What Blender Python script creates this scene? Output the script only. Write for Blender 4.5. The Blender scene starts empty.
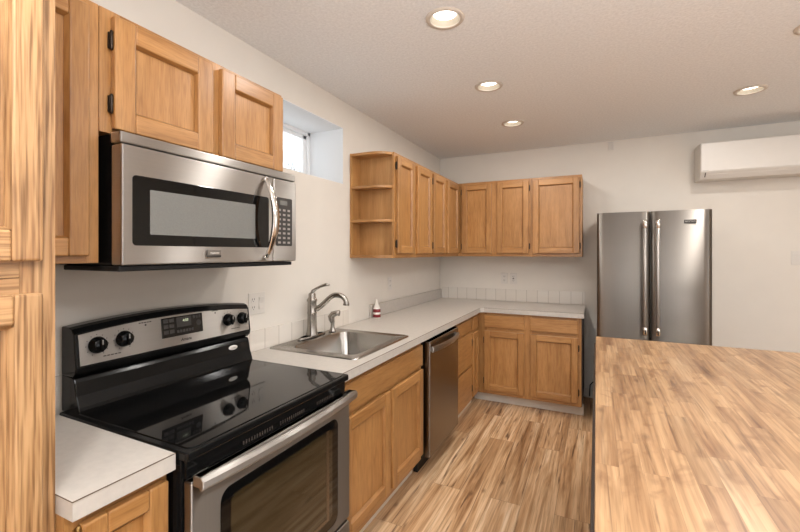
import bpy, bmesh, math, random
from mathutils import Vector, Matrix
rnd = random.Random(7)
C = bpy.context.scene.collection
SC = bpy.context.scene
PI = math.pi

# ------------------------------------------------------------------ camera, world, lights, exposure
cam = bpy.data.objects.new('camera', bpy.data.cameras.new('camera'))
C.objects.link(cam)
cam.data.sensor_width = 36.0
cam.data.lens = 405.676 / 800 * 36.0
cam.data.shift_y = -13.45 / 800
cam.data.clip_start = 0.03
cam.location = (1.6303, -0.6979, 1.4353)
cam.rotation_euler = (PI / 2, 0, 0.4507)
SC.camera = cam

world = bpy.data.worlds.new('ambient_light')
SC.world = world
world.use_nodes = True
bg = world.node_tree.nodes['Background']
bg.inputs[0].default_value = (0.92, 0.96, 1.0, 1)
bg.inputs[1].default_value = 2.0

SC.view_settings.view_transform = 'Standard'
SC.view_settings.look = 'None'
SC.view_settings.gamma = 1.0
SC.view_settings.use_curve_mapping = False
SC.view_settings.exposure = 0.0
LAMP = 4.5              # glow of each ceiling lamp lens
LAMP_W = 6.8            # power of each ceiling lamp


def ambient_light(name, loc, rot, sx, sy, power, col=(0.98, 0.98, 1.0)):  # makes an added area light that fills the room
    l = bpy.data.lights.new(name, 'AREA')
    l.shape = 'RECTANGLE'
    l.size = sx
    l.size_y = sy
    l.energy = power
    l.color = col
    o = bpy.data.objects.new(name, l)
    o.location = loc
    o.rotation_euler = rot
    C.objects.link(o)
    return o


# added fill lights, tilted up, at the unseen windows behind and to the right
ambient_light('fill_light_rear', (2.2, -3.50, 1.20), (math.radians(118), 0, 0), 3.4, 2.0, 12)
ambient_light('fill_light_right', (4.80, 0.6, 1.40), (math.radians(115), 0, PI / 2), 2.6, 1.4, 8)
# added fill: upward light behind the camera that brightens the ceiling
ambient_light('ceiling_fill', (2.3, -1.1, 1.75), (PI, 0, 0), 0.6, 0.6, 135, (0.95, 0.97, 1.0))

# ------------------------------------------------------------------ material helpers


def new_mat(name):
    m = bpy.data.materials.new(name)
    m.use_nodes = True
    nt = m.node_tree
    for n in list(nt.nodes):
        nt.nodes.remove(n)
    out = nt.nodes.new('ShaderNodeOutputMaterial')
    b = nt.nodes.new('ShaderNodeBsdfPrincipled')
    nt.links.new(b.outputs[0], out.inputs[0])
    return m, nt, b


def lin(r, g, b):
    f = lambda c: (c / 255 / 12.92) if c / 255 <= 0.04045 else ((c / 255 + 0.055) / 1.055) ** 2.4
    return (f(r), f(g), f(b), 1)


def N(nt, kind, **kw):
    n = nt.nodes.new(kind)
    for k, v in kw.items():
        if k.startswith('i_'):
            key = k[2:]
            n.inputs[int(key) if key.isdigit() else key.replace('_', ' ')].default_value = v
        else:
            setattr(n, k, v)
    return n


def ramp(nt, src, stops):
    r = nt.nodes.new('ShaderNodeValToRGB')
    el = r.color_ramp.elements
    while len(el) < len(stops):
        el.new(0.5)
    for e, (p, c) in zip(el, stops):
        e.position = p
        e.color = c
    nt.links.new(src, r.inputs[0])
    return r.outputs[0]


def mixc(nt, fac, a, b, mode='MIX'):
    m = nt.nodes.new('ShaderNodeMix')
    m.data_type = 'RGBA'
    m.blend_type = mode
    for sock, v in ((m.inputs[0], fac), (m.inputs[6], a), (m.inputs[7], b)):
        if isinstance(v, (int, float, tuple)):
            sock.default_value = v
        else:
            nt.links.new(v, sock)
    return m.outputs[2]


def bump(nt, b, h, strength, dist=0.002):
    n = nt.nodes.new('ShaderNodeBump')
    n.inputs['Strength'].default_value = strength
    n.inputs['Distance'].default_value = dist
    nt.links.new(h, n.inputs['Height'])
    nt.links.new(n.outputs[0], b.inputs['Normal'])


def plain(name, col, rough=0.5, metal=0.0, noise=0.0, nscale=20, spec=0.5, bmp=0.0):
    m, nt, b = new_mat(name)
    b.inputs['Roughness'].default_value = rough
    b.inputs['Metallic'].default_value = metal
    b.inputs['Specular IOR Level'].default_value = spec
    tc = N(nt, 'ShaderNodeTexCoord')
    nz = N(nt, 'ShaderNodeTexNoise', i_Scale=nscale, i_Detail=4.0)
    nt.links.new(tc.outputs['Object'], nz.inputs['Vector'])
    lo = tuple(c * (1 - noise) for c in col[:3]) + (1,)
    hi = tuple(min(1, c * (1 + noise)) for c in col[:3]) + (1,)
    nt.links.new(ramp(nt, nz.outputs[0], [(0.3, lo), (0.7, hi)]), b.inputs['Base Color'])
    if bmp:
        bump(nt, b, nz.outputs[0], bmp)
    return m


def wood(name, light, mid, dark, rough=0.42, grain=1.0, pore=0.35, tone=0.14, coat=0.0, ps=(8, 150)):
    """grain runs along U of the UV map (metres), 'tone' varies from board to board"""
    m, nt, b = new_mat(name)
    uv = N(nt, 'ShaderNodeUVMap')
    mp = N(nt, 'ShaderNodeMapping')
    mp.inputs['Scale'].default_value = (1.6 * grain, 16 * grain, 1)
    nt.links.new(uv.outputs[0], mp.inputs[0])
    n1 = N(nt, 'ShaderNodeTexNoise', i_Scale=1.0, i_Detail=3.0, i_Distortion=0.9)
    nt.links.new(mp.outputs[0], n1.inputs['Vector'])
    mp2 = N(nt, 'ShaderNodeMapping')
    mp2.inputs['Scale'].default_value = (ps[0], ps[1], 1)
    nt.links.new(uv.outputs[0], mp2.inputs[0])
    n2 = N(nt, 'ShaderNodeTexNoise', i_Scale=1.0, i_Detail=2.0)
    nt.links.new(mp2.outputs[0], n2.inputs['Vector'])
    mp3 = N(nt, 'ShaderNodeMapping')
    mp3.inputs['Scale'].default_value = (3.2, 5.0, 1)
    nt.links.new(uv.outputs[0], mp3.inputs[0])
    n3 = N(nt, 'ShaderNodeTexNoise', i_Scale=1.0, i_Detail=3.0)
    nt.links.new(mp3.outputs[0], n3.inputs['Vector'])
    base = ramp(nt, n1.outputs[0], [(0.30, dark), (0.46, mid), (0.66, light)])
    fine = ramp(nt, n2.outputs[0], [(0.34, (1 - pore, 1 - pore * 1.12, 1 - pore * 1.25, 1)), (0.56, (1, 1, 1, 1))])
    col = mixc(nt, 1.0, base, fine, 'MULTIPLY')
    blot = ramp(nt, n3.outputs[0], [(0.3, (0.88, 0.86, 0.83, 1)), (0.65, (1.05, 1.05, 1.05, 1))])
    col = mixc(nt, 1.0, col, blot, 'MULTIPLY')
    at = N(nt, 'ShaderNodeAttribute', attribute_name='tone')
    tr = ramp(nt, at.outputs['Fac'], [(0.0, (1 - tone, 1 - tone * 1.1, 1 - tone * 1.25, 1)), (1.0, (1 + tone * .5, 1 + tone * .5, 1 + tone * .5, 1))])
    col = mixc(nt, 1.0, col, tr, 'MULTIPLY')
    nt.links.new(col, b.inputs['Base Color'])
    b.inputs['Roughness'].default_value = rough
    b.inputs['Coat Weight'].default_value = coat
    b.inputs['Coat Roughness'].default_value = 0.25
    bump(nt, b, n2.outputs[0], 0.12, 0.001)
    return m


def planks(name, plank_w, plank_l, cols, gap, grain, rough, streak, knots, coat=0.0, blotch=0.0):
    """boards running along world Y"""
    m, nt, b = new_mat(name)
    tc = N(nt, 'ShaderNodeTexCoord')
    sw = N(nt, 'ShaderNodeMapping')
    sw.inputs['Rotation'].default_value = (0, 0, PI / 2)
    nt.links.new(tc.outputs['Object'], sw.inputs[0])
    br = N(nt, 'ShaderNodeTexBrick', offset=0.37, offset_frequency=2, squash=1.0)
    br.inputs['Color1'].default_value = (0, 0, 0, 1)
    br.inputs['Color2'].default_value = (1, 1, 1, 1)
    br.inputs['Mortar'].default_value = (0.5, 0.5, 0.5, 1)
    br.inputs['Scale'].default_value = 1.0
    br.inputs['Mortar Size'].default_value = gap
    br.inputs['Mortar Smooth'].default_value = 0.2
    br.inputs['Bias'].default_value = 0.0
    br.inputs['Brick Width'].default_value = plank_l
    br.inputs['Row Height'].default_value = plank_w
    nt.links.new(sw.outputs[0], br.inputs['Vector'])
    # grain coordinates: offset by board so that every board has its own figure
    sep = N(nt, 'ShaderNodeSeparateColor')
    nt.links.new(br.outputs['Color'], sep.inputs[0])
    off = N(nt, 'ShaderNodeCombineXYZ')
    ml = N(nt, 'ShaderNodeMath', operation='MULTIPLY')
    ml.inputs[1].default_value = 37.0
    nt.links.new(sep.outputs[0], ml.inputs[0])
    nt.links.new(ml.outputs[0], off.inputs[2])
    nt.links.new(ml.outputs[0], off.inputs[1])
    add = N(nt, 'ShaderNodeVectorMath', operation='ADD')
    nt.links.new(tc.outputs['Object'], add.inputs[0])
    nt.links.new(off.outputs[0], add.inputs[1])

    def gn(sx, sy, detail, dist, rough_=0.5):
        mp = N(nt, 'ShaderNodeMapping')
        mp.inputs['Scale'].default_value = (sx, sy, 1)
        nt.links.new(add.outputs[0], mp.inputs[0])
        n = N(nt, 'ShaderNodeTexNoise', i_Scale=1.0, i_Detail=detail, i_Distortion=dist, i_Roughness=rough_)
        nt.links.new(mp.outputs[0], n.inputs['Vector'])
        return n.outputs[0]
    g1 = gn(20 * grain, 0.95 * grain, 4.0, 0.7, 0.6)
    g2 = gn(110, 4, 3.0, 0.2)
    g3 = gn(34 * grain, 1.7 * grain, 4.0, 1.0, 0.6)
    base = ramp(nt, g1, [(0.28, cols[0]), (0.44, cols[1]), (0.58, cols[2]), (0.72, cols[3])])
    st = ramp(nt, g3, [(0.30, (1, 1, 1, 1)), (0.42, (0, 0, 0, 1))])
    col = mixc(nt, st, base, cols[0]) if False else base
    fm = N(nt, 'ShaderNodeMath', operation='MULTIPLY')
    nt.links.new(st, fm.inputs[0])
    fm.inputs[1].default_value = streak
    col = mixc(nt, fm.outputs[0], base, cols[4])
    fine = ramp(nt, g2, [(0.34, (0.74, 0.70, 0.65, 1)), (0.56, (1.03, 1.03, 1.03, 1))])
    col = mixc(nt, 1.0, col, fine, 'MULTIPLY')
    tone = ramp(nt, sep.outputs[0], [(0.0, (0.70, 0.66, 0.62, 1)), (0.35, (0.93, 0.91, 0.89, 1)), (1.0, (1.10, 1.08, 1.06, 1))])
    col = mixc(nt, knots, col, tone, 'MULTIPLY')
    # knots
    vmap = N(nt, 'ShaderNodeMapping')
    vmap.inputs['Scale'].default_value = (7.0, 3.2, 1)
    nt.links.new(add.outputs[0], vmap.inputs[0])
    vo = N(nt, 'ShaderNodeTexVoronoi', i_Scale=1.0)
    nt.links.new(vmap.outputs[0], vo.inputs['Vector'])
    kn = ramp(nt, vo.outputs['Distance'], [(0.02, (1, 1, 1, 1)), (0.11, (0, 0, 0, 1))])
    km = N(nt, 'ShaderNodeMath', operation='MULTIPLY')
    nt.links.new(kn, km.inputs[0])
    km.inputs[1].default_value = 0.55
    col = mixc(nt, km.outputs[0], col, cols[4])
    if blotch:
        bm_ = N(nt, 'ShaderNodeMapping')
        bm_.inputs['Scale'].default_value = (11.0, 6.0, 1)
        nt.links.new(add.outputs[0], bm_.inputs[0])
        bn = N(nt, 'ShaderNodeTexNoise', i_Scale=1.0, i_Detail=5.0, i_Distortion=1.5)
        nt.links.new(bm_.outputs[0], bn.inputs['Vector'])
        bf = ramp(nt, bn.outputs[0], [(0.56, (0, 0, 0, 1)), (0.74, (blotch, blotch, blotch, 1))])
        col = mixc(nt, bf, col, cols[0])
    gm = N(nt, 'ShaderNodeMath', operation='MULTIPLY')
    nt.links.new(br.outputs['Fac'], gm.inputs[0])
    gm.inputs[1].default_value = 0.6
    col = mixc(nt, gm.outputs[0], col, cols[4])
    nt.links.new(col, b.inputs['Base Color'])
    b.inputs['Roughness'].default_value = rough
    b.inputs['Coat Weight'].default_value = coat
    b.inputs['Coat Roughness'].default_value = 0.3
    bump(nt, b, br.outputs['Fac'], -0.25, 0.002)
    return m


def steel(name, col, rough, brush=None, tint=0.03):
    m, nt, b = new_mat(name)
    b.inputs['Metallic'].default_value = 1.0
    b.inputs['Roughness'].default_value = rough
    tc = N(nt, 'ShaderNodeTexCoord')
    mp = N(nt, 'ShaderNodeMapping')
    mp.inputs['Scale'].default_value = (160, 160, 1.5) if brush == 'v' else (1.5, 1.5, 160) if brush == 'h' else (6, 6, 6)
    nt.links.new(tc.outputs['Object'], mp.inputs[0])
    n = N(nt, 'ShaderNodeTexNoise', i_Scale=1.0, i_Detail=2.0)
    nt.links.new(mp.outputs[0], n.inputs['Vector'])
    lo = tuple(c * (1 - tint) for c in col[:3]) + (1,)
    nt.links.new(ramp(nt, n.outputs[0], [(0.3, lo), (0.7, col)]), b.inputs['Base Color'])
    if brush:
        tg = N(nt, 'ShaderNodeCombineXYZ')
        tg.inputs[2 if brush == 'v' else 2].default_value = 1.0
        nt.links.new(tg.outputs[0], b.inputs['Tangent'])
        b.inputs['Anisotropic'].default_value = 1.0
        b.inputs['Anisotropic Rotation'].default_value = 0.0
    return m


def emit(name, col, strength):
    m, nt, b = new_mat(name)
    b.inputs['Base Color'].default_value = (0.8, 0.8, 0.8, 1)
    b.inputs['Emission Color'].default_value = col
    b.inputs['Emission Strength'].default_value = strength
    return m


def pane(name, tint, refl):
    m, nt, b = new_mat(name)
    out = [n for n in nt.nodes if n.type == 'OUTPUT_MATERIAL'][0]
    nt.nodes.remove(b)
    t = N(nt, 'ShaderNodeBsdfTransparent')
    t.inputs[0].default_value = tint
    g = N(nt, 'ShaderNodeBsdfGlossy')
    g.inputs['Roughness'].default_value = 0.02
    mx = N(nt, 'ShaderNodeMixShader')
    mx.inputs[0].default_value = refl
    nt.links.new(t.outputs[0], mx.inputs[1])
    nt.links.new(g.outputs[0], mx.inputs[2])
    nt.links.new(mx.outputs[0], out.inputs[0])
    return m


M = {}
M['wall'] = plain('wall_paint', lin(219, 212, 202), 0.85, noise=0.015, nscale=6, spec=0.2, bmp=0.05)


def ceiling_mat():
    m, nt, b = new_mat('textured_ceiling_paint')
    tc = N(nt, 'ShaderNodeTexCoord')
    n = N(nt, 'ShaderNodeTexNoise', i_Scale=75.0, i_Detail=4.0, i_Roughness=0.6)
    nt.links.new(tc.outputs['Object'], n.inputs['Vector'])
    nt.links.new(ramp(nt, n.outputs[0], [(0.35, lin(226, 226, 226)), (0.65, lin(238, 238, 238))]), b.inputs['Base Color'])
    b.inputs['Roughness'].default_value = 0.9
    b.inputs['Specular IOR Level'].default_value = 0.15
    bump(nt, b, n.outputs[0], 0.5, 0.006)
    return m


M['ceiling'] = ceiling_mat()
M['maple'] = wood('honey_maple', lin(184, 136, 83), lin(176, 127, 74), lin(161, 112, 62), 0.36, 1.9, 0.18, 0.15, 0.12, (14, 190))
M['oak'] = wood('golden_oak', lin(197, 157, 112), lin(188, 147, 102), lin(170, 128, 86), 0.42, 2.6, 0.55, 0.10, 0.05, (5, 150))
M['cab_in'] = wood('maple_veneer', lin(194, 148, 94), lin(182, 134, 80), lin(166, 116, 66), 0.45, 0.7, 0.12, 0.08)
M['floor'] = planks('plank_floor', 0.178, 1.22, [lin(138, 98, 64), lin(188, 149, 109), lin(214, 180, 142), lin(230, 204, 171), lin(88, 57, 36)], 0.0012, 1.0, 0.34, 0.8, 0.6)
M['butcher'] = planks('butcher_block', 0.052, 0.43, [lin(120, 83, 53), lin(162, 126, 90), lin(182, 147, 109), lin(193, 161, 124), lin(84, 52, 30)], 0.0003, 0.9, 0.34, 0.7, 0.6, 0.15, 0.75)
M['laminate'] = plain('pale_laminate', lin(191, 184, 175), 0.35, noise=0.05, nscale=45)
M['seam'] = plain('dark_seam', lin(96, 78, 62), 0.6)
M['white_board'] = plain('off_white_board', lin(214, 204, 190), 0.6, noise=0.03)


def tile_mat():
    m, nt, b = new_mat('white_wall_tile')
    tc = N(nt, 'ShaderNodeTexCoord')
    uvn = N(nt, 'ShaderNodeUVMap')
    br = N(nt, 'ShaderNodeTexBrick', offset=0.0, squash=1.0)
    br.inputs['Color1'].default_value = lin(217, 210, 200)
    br.inputs['Color2'].default_value = lin(214, 206, 195)
    br.inputs['Mortar'].default_value = lin(176, 166, 154)
    br.inputs['Scale'].default_value = 1.0
    br.inputs['Mortar Size'].default_value = 0.0022
    br.inputs['Brick Width'].default_value = 0.108
    br.inputs['Row Height'].default_value = 0.2
    nt.links.new(uvn.outputs[0], br.inputs['Vector'])
    nt.links.new(br.outputs['Color'], b.inputs['Base Color'])
    b.inputs['Roughness'].default_value = 0.25
    bump(nt, b, br.outputs['Fac'], -0.3, 0.002)
    return m


M['tile'] = tile_mat()
M['steel_h'] = steel('brushed_steel_sideways', lin(190, 186, 181), 0.40, 'h')
M['steel_v'] = steel('brushed_steel_upright', lin(156, 150, 143), 0.48, 'v')
M['steel_dark'] = steel('dark_brushed_steel', lin(142, 136, 129), 0.24, 'h')
M['sink_steel'] = steel('satin_sink_steel', lin(178, 175, 170), 0.25, 'n')
M['nickel'] = steel('brushed_nickel', lin(160, 154, 146), 0.25, 'n')
M['chrome'] = steel('polished_chrome', lin(215, 210, 204), 0.10, 'n', 0.02)
M['black_glass'] = plain('black_glass', (0.004, 0.004, 0.004, 1), 0.04, spec=0.5)
M['black'] = plain('black_enamel', (0.006, 0.006, 0.006, 1), 0.14, spec=0.22)
M['black_matte'] = plain('black_plastic', (0.010, 0.010, 0.010, 1), 0.5, spec=0.25)
M['grey_screen'] = plain('perforated_screen', lin(118, 118, 114), 0.25, noise=0.1, nscale=400)  # mesh grey lightened to carry the bright wall mirrored in the door
M['key_grey'] = plain('key_printing', lin(160, 156, 150), 0.5)
M['dark_panel'] = plain('smoked_key_panel', (0.035, 0.032, 0.030, 1), 0.3)
M['bronze'] = plain('dark_bronze', (0.035, 0.024, 0.017, 1), 0.35, 0.7)
M['brass'] = plain('aged_brass', lin(150, 118, 70), 0.35, 0.9)
M['white_plastic'] = plain('white_plastic', lin(212, 206, 198), 0.4, noise=0.01)
M['vinyl'] = plain('white_vinyl', lin(238, 238, 238), 0.4)
M['slot'] = plain('dark_slot', lin(60, 52, 46), 0.6)
M['ring'] = plain('lamp_trim_paint', lin(206, 196, 184), 0.5)
M['baffle'] = plain('white_lamp_baffle', lin(170, 160, 143), 0.5)
M['lens'] = emit('lamp_lens', (1.0, 0.95, 0.87, 1), LAMP)
M['clock'] = emit('green_clock_digits', (0.50, 0.70, 0.2, 1), 0.7)
M['red'] = plain('red_label', lin(118, 24, 30), 0.4)
M['reveal'] = plain('pale_reveal', lin(224, 225, 226), 0.7)  # paler and less warm than the walls
M['soap'] = plain('white_soap', lin(232, 226, 218), 0.4)
M['oven_pane'] = plain('amber_black_glass', (0.030, 0.022, 0.010, 1), 0.05, spec=1.2)
M['espresso'] = plain('espresso_panel', lin(58, 46, 38), 0.5, noise=0.1)
M['glass'] = pane('window_glass', (0.97, 0.98, 0.98, 1), 0.05)
M['bark'] = plain('grey_bark', lin(104, 100, 96), 0.9)
M['ink'] = plain('dark_printing', lin(52, 46, 42), 0.5)

# ------------------------------------------------------------------ geometry helpers
ORG = {}


def tag(o, label=None, cat=None, group=None, kind=None):
    if label: o['label'] = label
    if cat: o['category'] = cat
    if group: o['group'] = group
    if kind: o['kind'] = kind
    return o


def thing(name, label, cat, loc, group=None):
    o = bpy.data.objects.new(name, None)
    o.empty_display_size = 0.05
    o.location = loc
    C.objects.link(o)
    ORG[o.name] = Vector(loc)
    return tag(o, label, cat, group)


def Lf(x0):      # faces on the left wall: a = y, b = z, d = out from the wall
    return lambda a, b, d: Vector((x0 + d, a, b))


def Bf(y0):      # faces on the back wall: a = x, b = z, d = towards the room
    return lambda a, b, d: Vector((a, y0 - d, b))


W = lambda a, b, d: Vector((a, b, d))


class MB:
    def __init__(self):
        self.bm = bmesh.new()
        self.uv = self.bm.loops.layers.uv.new('UVMap')
        self.tone = self.bm.faces.layers.float.new('tone')

    def quad(self, vs, uvs=None, tone=0.5, smooth=False):
        f = self.bm.faces.new(vs)
        f[self.tone] = tone
        f.smooth = smooth
        if uvs:
            for l, u in zip(f.loops, uvs):
                l[self.uv].uv = u
        return f

    def box(self, lo, hi, F=W, grain=None, taper=None):
        """box in the local frame F; grain: 0, 1, 2 = local axis along which the wood runs"""
        lo, hi = [min(p, q) for p, q in zip(lo, hi)], [max(p, q) for p, q in zip(lo, hi)]
        dims = [hi[i] - lo[i] for i in range(3)]
        if grain is None:
            grain = dims.index(max(dims))
        ou, ov, t = rnd.uniform(0, 50), rnd.uniform(0, 50), rnd.random()
        P = {}
        for i in (0, 1):
            for j in (0, 1):
                for k in (0, 1):
                    l = (hi[0] if i else lo[0], hi[1] if j else lo[1], hi[2] if k else lo[2])
                    P[i, j, k] = (self.bm.verts.new(F(*l)), l)
        faces = [((0, 0, 0), (0, 1, 0), (1, 1, 0), (1, 0, 0)), ((0, 0, 1), (1, 0, 1), (1, 1, 1), (0, 1, 1)),
                 ((0, 0, 0), (1, 0, 0), (1, 0, 1), (0, 0, 1)), ((0, 1, 0), (0, 1, 1), (1, 1, 1), (1, 1, 0)),
                 ((0, 0, 0), (0, 0, 1), (0, 1, 1), (0, 1, 0)), ((1, 0, 0), (1, 1, 0), (1, 1, 1), (1, 0, 1))]
        nax = [2, 2, 1, 1, 0, 0]
        for fc, na in zip(faces, nax):
            tg = [i for i in range(3) if i != na]
            if grain in tg:
                ua = grain
                va = [i for i in tg if i != grain][0]
                s = 1.0
            else:
                ua, va = tg
                s = 1.0
            self.quad([P[q][0] for q in fc], [(P[q][1][ua] * s + ou, P[q][1][va] + ov) for q in fc], t)
        return self

    def tube(self, pts, rad, seg=12, caps=True, F=W, smooth=True):
        """swept round tube through local points; rad = number or list"""
        pts = [F(*p) for p in pts]
        n = len(pts)
        rads = rad if isinstance(rad, (list, tuple)) else [rad] * n
        rings = []
        ref = None
        for i, p in enumerate(pts):
            d = (pts[min(i + 1, n - 1)] - pts[max(i - 1, 0)]).normalized()
            if ref is None:
                ref = d.orthogonal().normalized()
            ref = (ref - d * ref.dot(d)).normalized()
            bi = d.cross(ref)
            rings.append([self.bm.verts.new(p + (ref * math.cos(2 * PI * k / seg) + bi * math.sin(2 * PI * k / seg)) * rads[i]) for k in range(seg)])
        for r0, r1 in zip(rings, rings[1:]):
            for k in range(seg):
                self.quad([r0[k], r0[(k + 1) % seg], r1[(k + 1) % seg], r1[k]], smooth=smooth)
        if caps:
            self.quad(list(reversed(rings[0])))
            self.quad(rings[-1])
        return self

    def lathe(self, prof, cen, axis=(0, 0, 1), seg=32, F=None, cap=True, smooth=True):
        """prof: list of (radius, height along axis) from the centre point"""
        ax = Vector(axis).normalized()
        u = ax.orthogonal().normalized()
        v = ax.cross(u)
        c = Vector(cen)
        rings = [[self.bm.verts.new(c + ax * h + (u * math.cos(2 * PI * k / seg) + v * math.sin(2 * PI * k / seg)) * r) for k in range(seg)] for r, h in prof]
        for r0, r1 in zip(rings, rings[1:]):
            for k in range(seg):
                self.quad([r0[k], r0[(k + 1) % seg], r1[(k + 1) % seg], r1[k]], smooth=smooth)
        if cap:
            self.quad(list(reversed(rings[0])))
            self.quad(rings[-1])
        return self

    def loft(self, rings, closed_start=False, closed_end=False, smooth=False, ring_closed=True):
        R = [[self.bm.verts.new(p) for p in r] for r in rings]
        for r0, r1 in zip(R, R[1:]):
            n = len(r0)
            for k in range(n if ring_closed else n - 1):
                self.quad([r0[k], r0[(k + 1) % n], r1[(k + 1) % n], r1[k]], smooth=smooth)
        if closed_start: self.quad(list(reversed(R[0])))
        if closed_end: self.quad(R[-1])
        return self

    def prism(self, outline, d0, d1, F=W, grain='a', swap=False):
        """outline: list of (a, b); extruded from d0 to d1; swap: outline lies in (a, d), extruded along b"""
        fn = (lambda a, b, d: F(a, d, b)) if swap else F
        ou, ov, t = rnd.uniform(0, 50), rnd.uniform(0, 50), rnd.random()
        A = [self.bm.verts.new(fn(a, b, d0)) for a, b in outline]
        B = [self.bm.verts.new(fn(a, b, d1)) for a, b in outline]
        g = (lambda a, b: (a + ou, b + ov)) if grain == 'a' else (lambda a, b: (b + ou, a + ov))
        uvs = [g(a, b) for a, b in outline]
        self.quad(list(reversed(A)), list(reversed(uvs)), t)
        self.quad(B, uvs, t)
        n = len(outline)
        s = 0
        for k in range(n):
            k2 = (k + 1) % n
            L = math.hypot(outline[k2][0] - outline[k][0], outline[k2][1] - outline[k][1])
            self.quad([A[k], A[k2], B[k2], B[k]], [(s + ou, d0 + ov), (s + L + ou, d0 + ov), (s + L + ou, d1 + ov), (s + ou, d1 + ov)], t)
            s += L
        return self

    def plate(self, outer, holes, z0, z1):
        """horizontal slab with holes, outlines in world x, y"""
        edges, loops = [], []
        for ol in [outer] + holes:
            vs = [self.bm.verts.new((x, y, z1)) for x, y in ol]
            loops.append(vs)
            edges += [self.bm.edges.new((vs[k], vs[(k + 1) % len(vs)])) for k in range(len(vs))]
        geo = bmesh.ops.triangle_fill(self.bm, use_beauty=True, use_dissolve=False, edges=edges)
        top = [g for g in geo['geom'] if isinstance(g, bmesh.types.BMFace)]
        for f in top:
            f[self.tone] = 0.5
        if z0 != z1:
            mp = {}
            for vs in loops:
                for v in vs:
                    mp[v] = self.bm.verts.new((v.co.x, v.co.y, z0))
            for f in top:
                self.quad([mp[v] for v in reversed(f.verts)])
            for vs in loops:
                for k in range(len(vs)):
                    a, b = vs[k], vs[(k + 1) % len(vs)]
                    self.quad([a, b, mp[b], mp[a]])
        return self

    def build(self, name, mat, parent=None, bevel=0.0, seg=2, recalc=True):
        if recalc:
            bmesh.ops.recalc_face_normals(self.bm, faces=self.bm.faces)
        o0 = Vector((0, 0, 0))
        if parent is not None:
            o0 = ORG[parent.name]
            for v in self.bm.verts:
                v.co -= o0
        me = bpy.data.meshes.new(name)
        self.bm.to_mesh(me)
        self.bm.free()
        me.materials.append(M[mat] if isinstance(mat, str) else mat)
        o = bpy.data.objects.new(name, me)
        C.objects.link(o)
        o.parent = parent
        ORG[o.name] = o0
        if bevel:
            bv = o.modifiers.new('edge', 'BEVEL')
            bv.width = bevel
            bv.segments = seg
            bv.limit_method = 'ANGLE'
            bv.angle_limit = math.radians(40)
            bv.harden_normals = False
        return o


def box(name, mat, lo, hi, parent=None, F=W, bevel=0.0, grain=None, seg=2):
    return MB().box(lo, hi, F, grain).build(name, mat, parent, bevel, seg)


def struct(o):
    o['kind'] = 'structure'
    return o


def rrect(a0, a1, b0, b1, r, n=6):
    pts = []
    for ca, cb, s in ((a1 - r, b1 - r, 0), (a0 + r, b1 - r, 1), (a0 + r, b0 + r, 2), (a1 - r, b0 + r, 3)):
        for k in range(n + 1):
            t = (s + k / n) * PI / 2
            pts.append((ca + r * math.cos(t), cb + r * math.sin(t)))
    return pts


def text(name, string, size, a, b, d, F, mat, parent, slant=0.0, depth=0.0006, bold=0.0):
    """flat lettering centred at (a, b) of the frame F"""
    cu = bpy.data.curves.new(name, 'FONT')
    cu.body = string
    cu.size = size
    cu.align_x = 'CENTER'
    cu.align_y = 'CENTER'
    cu.shear = slant
    cu.offset = bold
    tmp = bpy.data.objects.new(name, cu)
    C.objects.link(tmp)
    dg = bpy.context.evaluated_depsgraph_get()
    dg.update()
    me = bpy.data.meshes.new_from_object(tmp.evaluated_get(dg))
    bpy.data.objects.remove(tmp)
    o0 = ORG[parent.name]
    for v in me.vertices:
        v.co = F(a + v.co.x, b + v.co.y, d) - o0
    me.materials.clear()
    me.materials.append(M[mat])
    o = bpy.data.objects.new(name, me)
    C.objects.link(o)
    o.parent = parent
    ORG[o.name] = o0
    return o


def copy_tree(o, parent=None):
    c = o.copy()
    C.objects.link(c)
    c.parent = parent
    for ch in [x for x in bpy.data.objects if x.parent == o]:
        copy_tree(ch, c)
    return c


# ------------------------------------------------------------------ the room
H = 2.52
YB = 3.74
XR, YR = 5.0, -3.6
WY0, WY1, WZ0, WZ1 = 0.90, 1.735, 1.925, 2.325       # deep window over the sink
struct(box('floor', 'floor', (-0.35, YR, -0.05), (XR, YB + 0.1, 0)))
lamp_spots = [(1.0, 1.083), (1.0, 1.93), (1.0, 2.775), (2.555, 2.755), (2.585, 1.906), (2.57, 1.06),
              (1.0, -0.61), (2.57, -0.61), (1.0, -2.0), (2.57, -2.0), (4.1, 1.9), (4.1, -0.6)]
mb = MB()
circ = lambda x, y, r, n=32: [(x + r * math.cos(2 * PI * k / n), y + r * math.sin(2 * PI * k / n)) for k in range(n)]
mb.plate([(-0.35, YR), (XR, YR), (XR, YB + 0.1), (-0.35, YB + 0.1)], [circ(x, y, 0.070) for x, y in lamp_spots], H, H)
struct(mb.build('ceiling', 'ceiling', recalc=False))
struct(box('roof_slab', 'ceiling', (-0.35, YR, H + 0.12), (XR, YB + 0.1, H + 0.2)))
mb = MB()
mb.box((-0.35, YR, 0), (0, WY0, H)).box((-0.35, WY1, 0), (0, YB, H)).box((-0.35, WY0, 0), (0, WY1, WZ0)).box((-0.35, WY0, WZ1), (0, WY1, H))
struct(mb.build('wall_left', 'wall'))
struct(box('wall_back', 'wall', (-0.35, YB, 0), (XR, YB + 0.1, H)))
mb = MB()
mb.box((XR, YR, 0), (XR + 0.1, -0.7, H)).box((XR, 1.9, 0), (XR + 0.1, YB, H)).box((XR, -0.7, 0), (XR + 0.1, 1.9, 0.7)).box((XR, -0.7, 2.2), (XR + 0.1, 1.9, H))
struct(mb.build('wall_right', 'wall'))
mb = MB()
mb.box((-0.35, YR - 0.1, 0), (0.5, YR, H)).box((3.9, YR - 0.1, 0), (XR, YR, H)).box((0.5, YR - 0.1, 2.3), (3.9, YR, H))
struct(mb.build('wall_rear', 'wall'))
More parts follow.
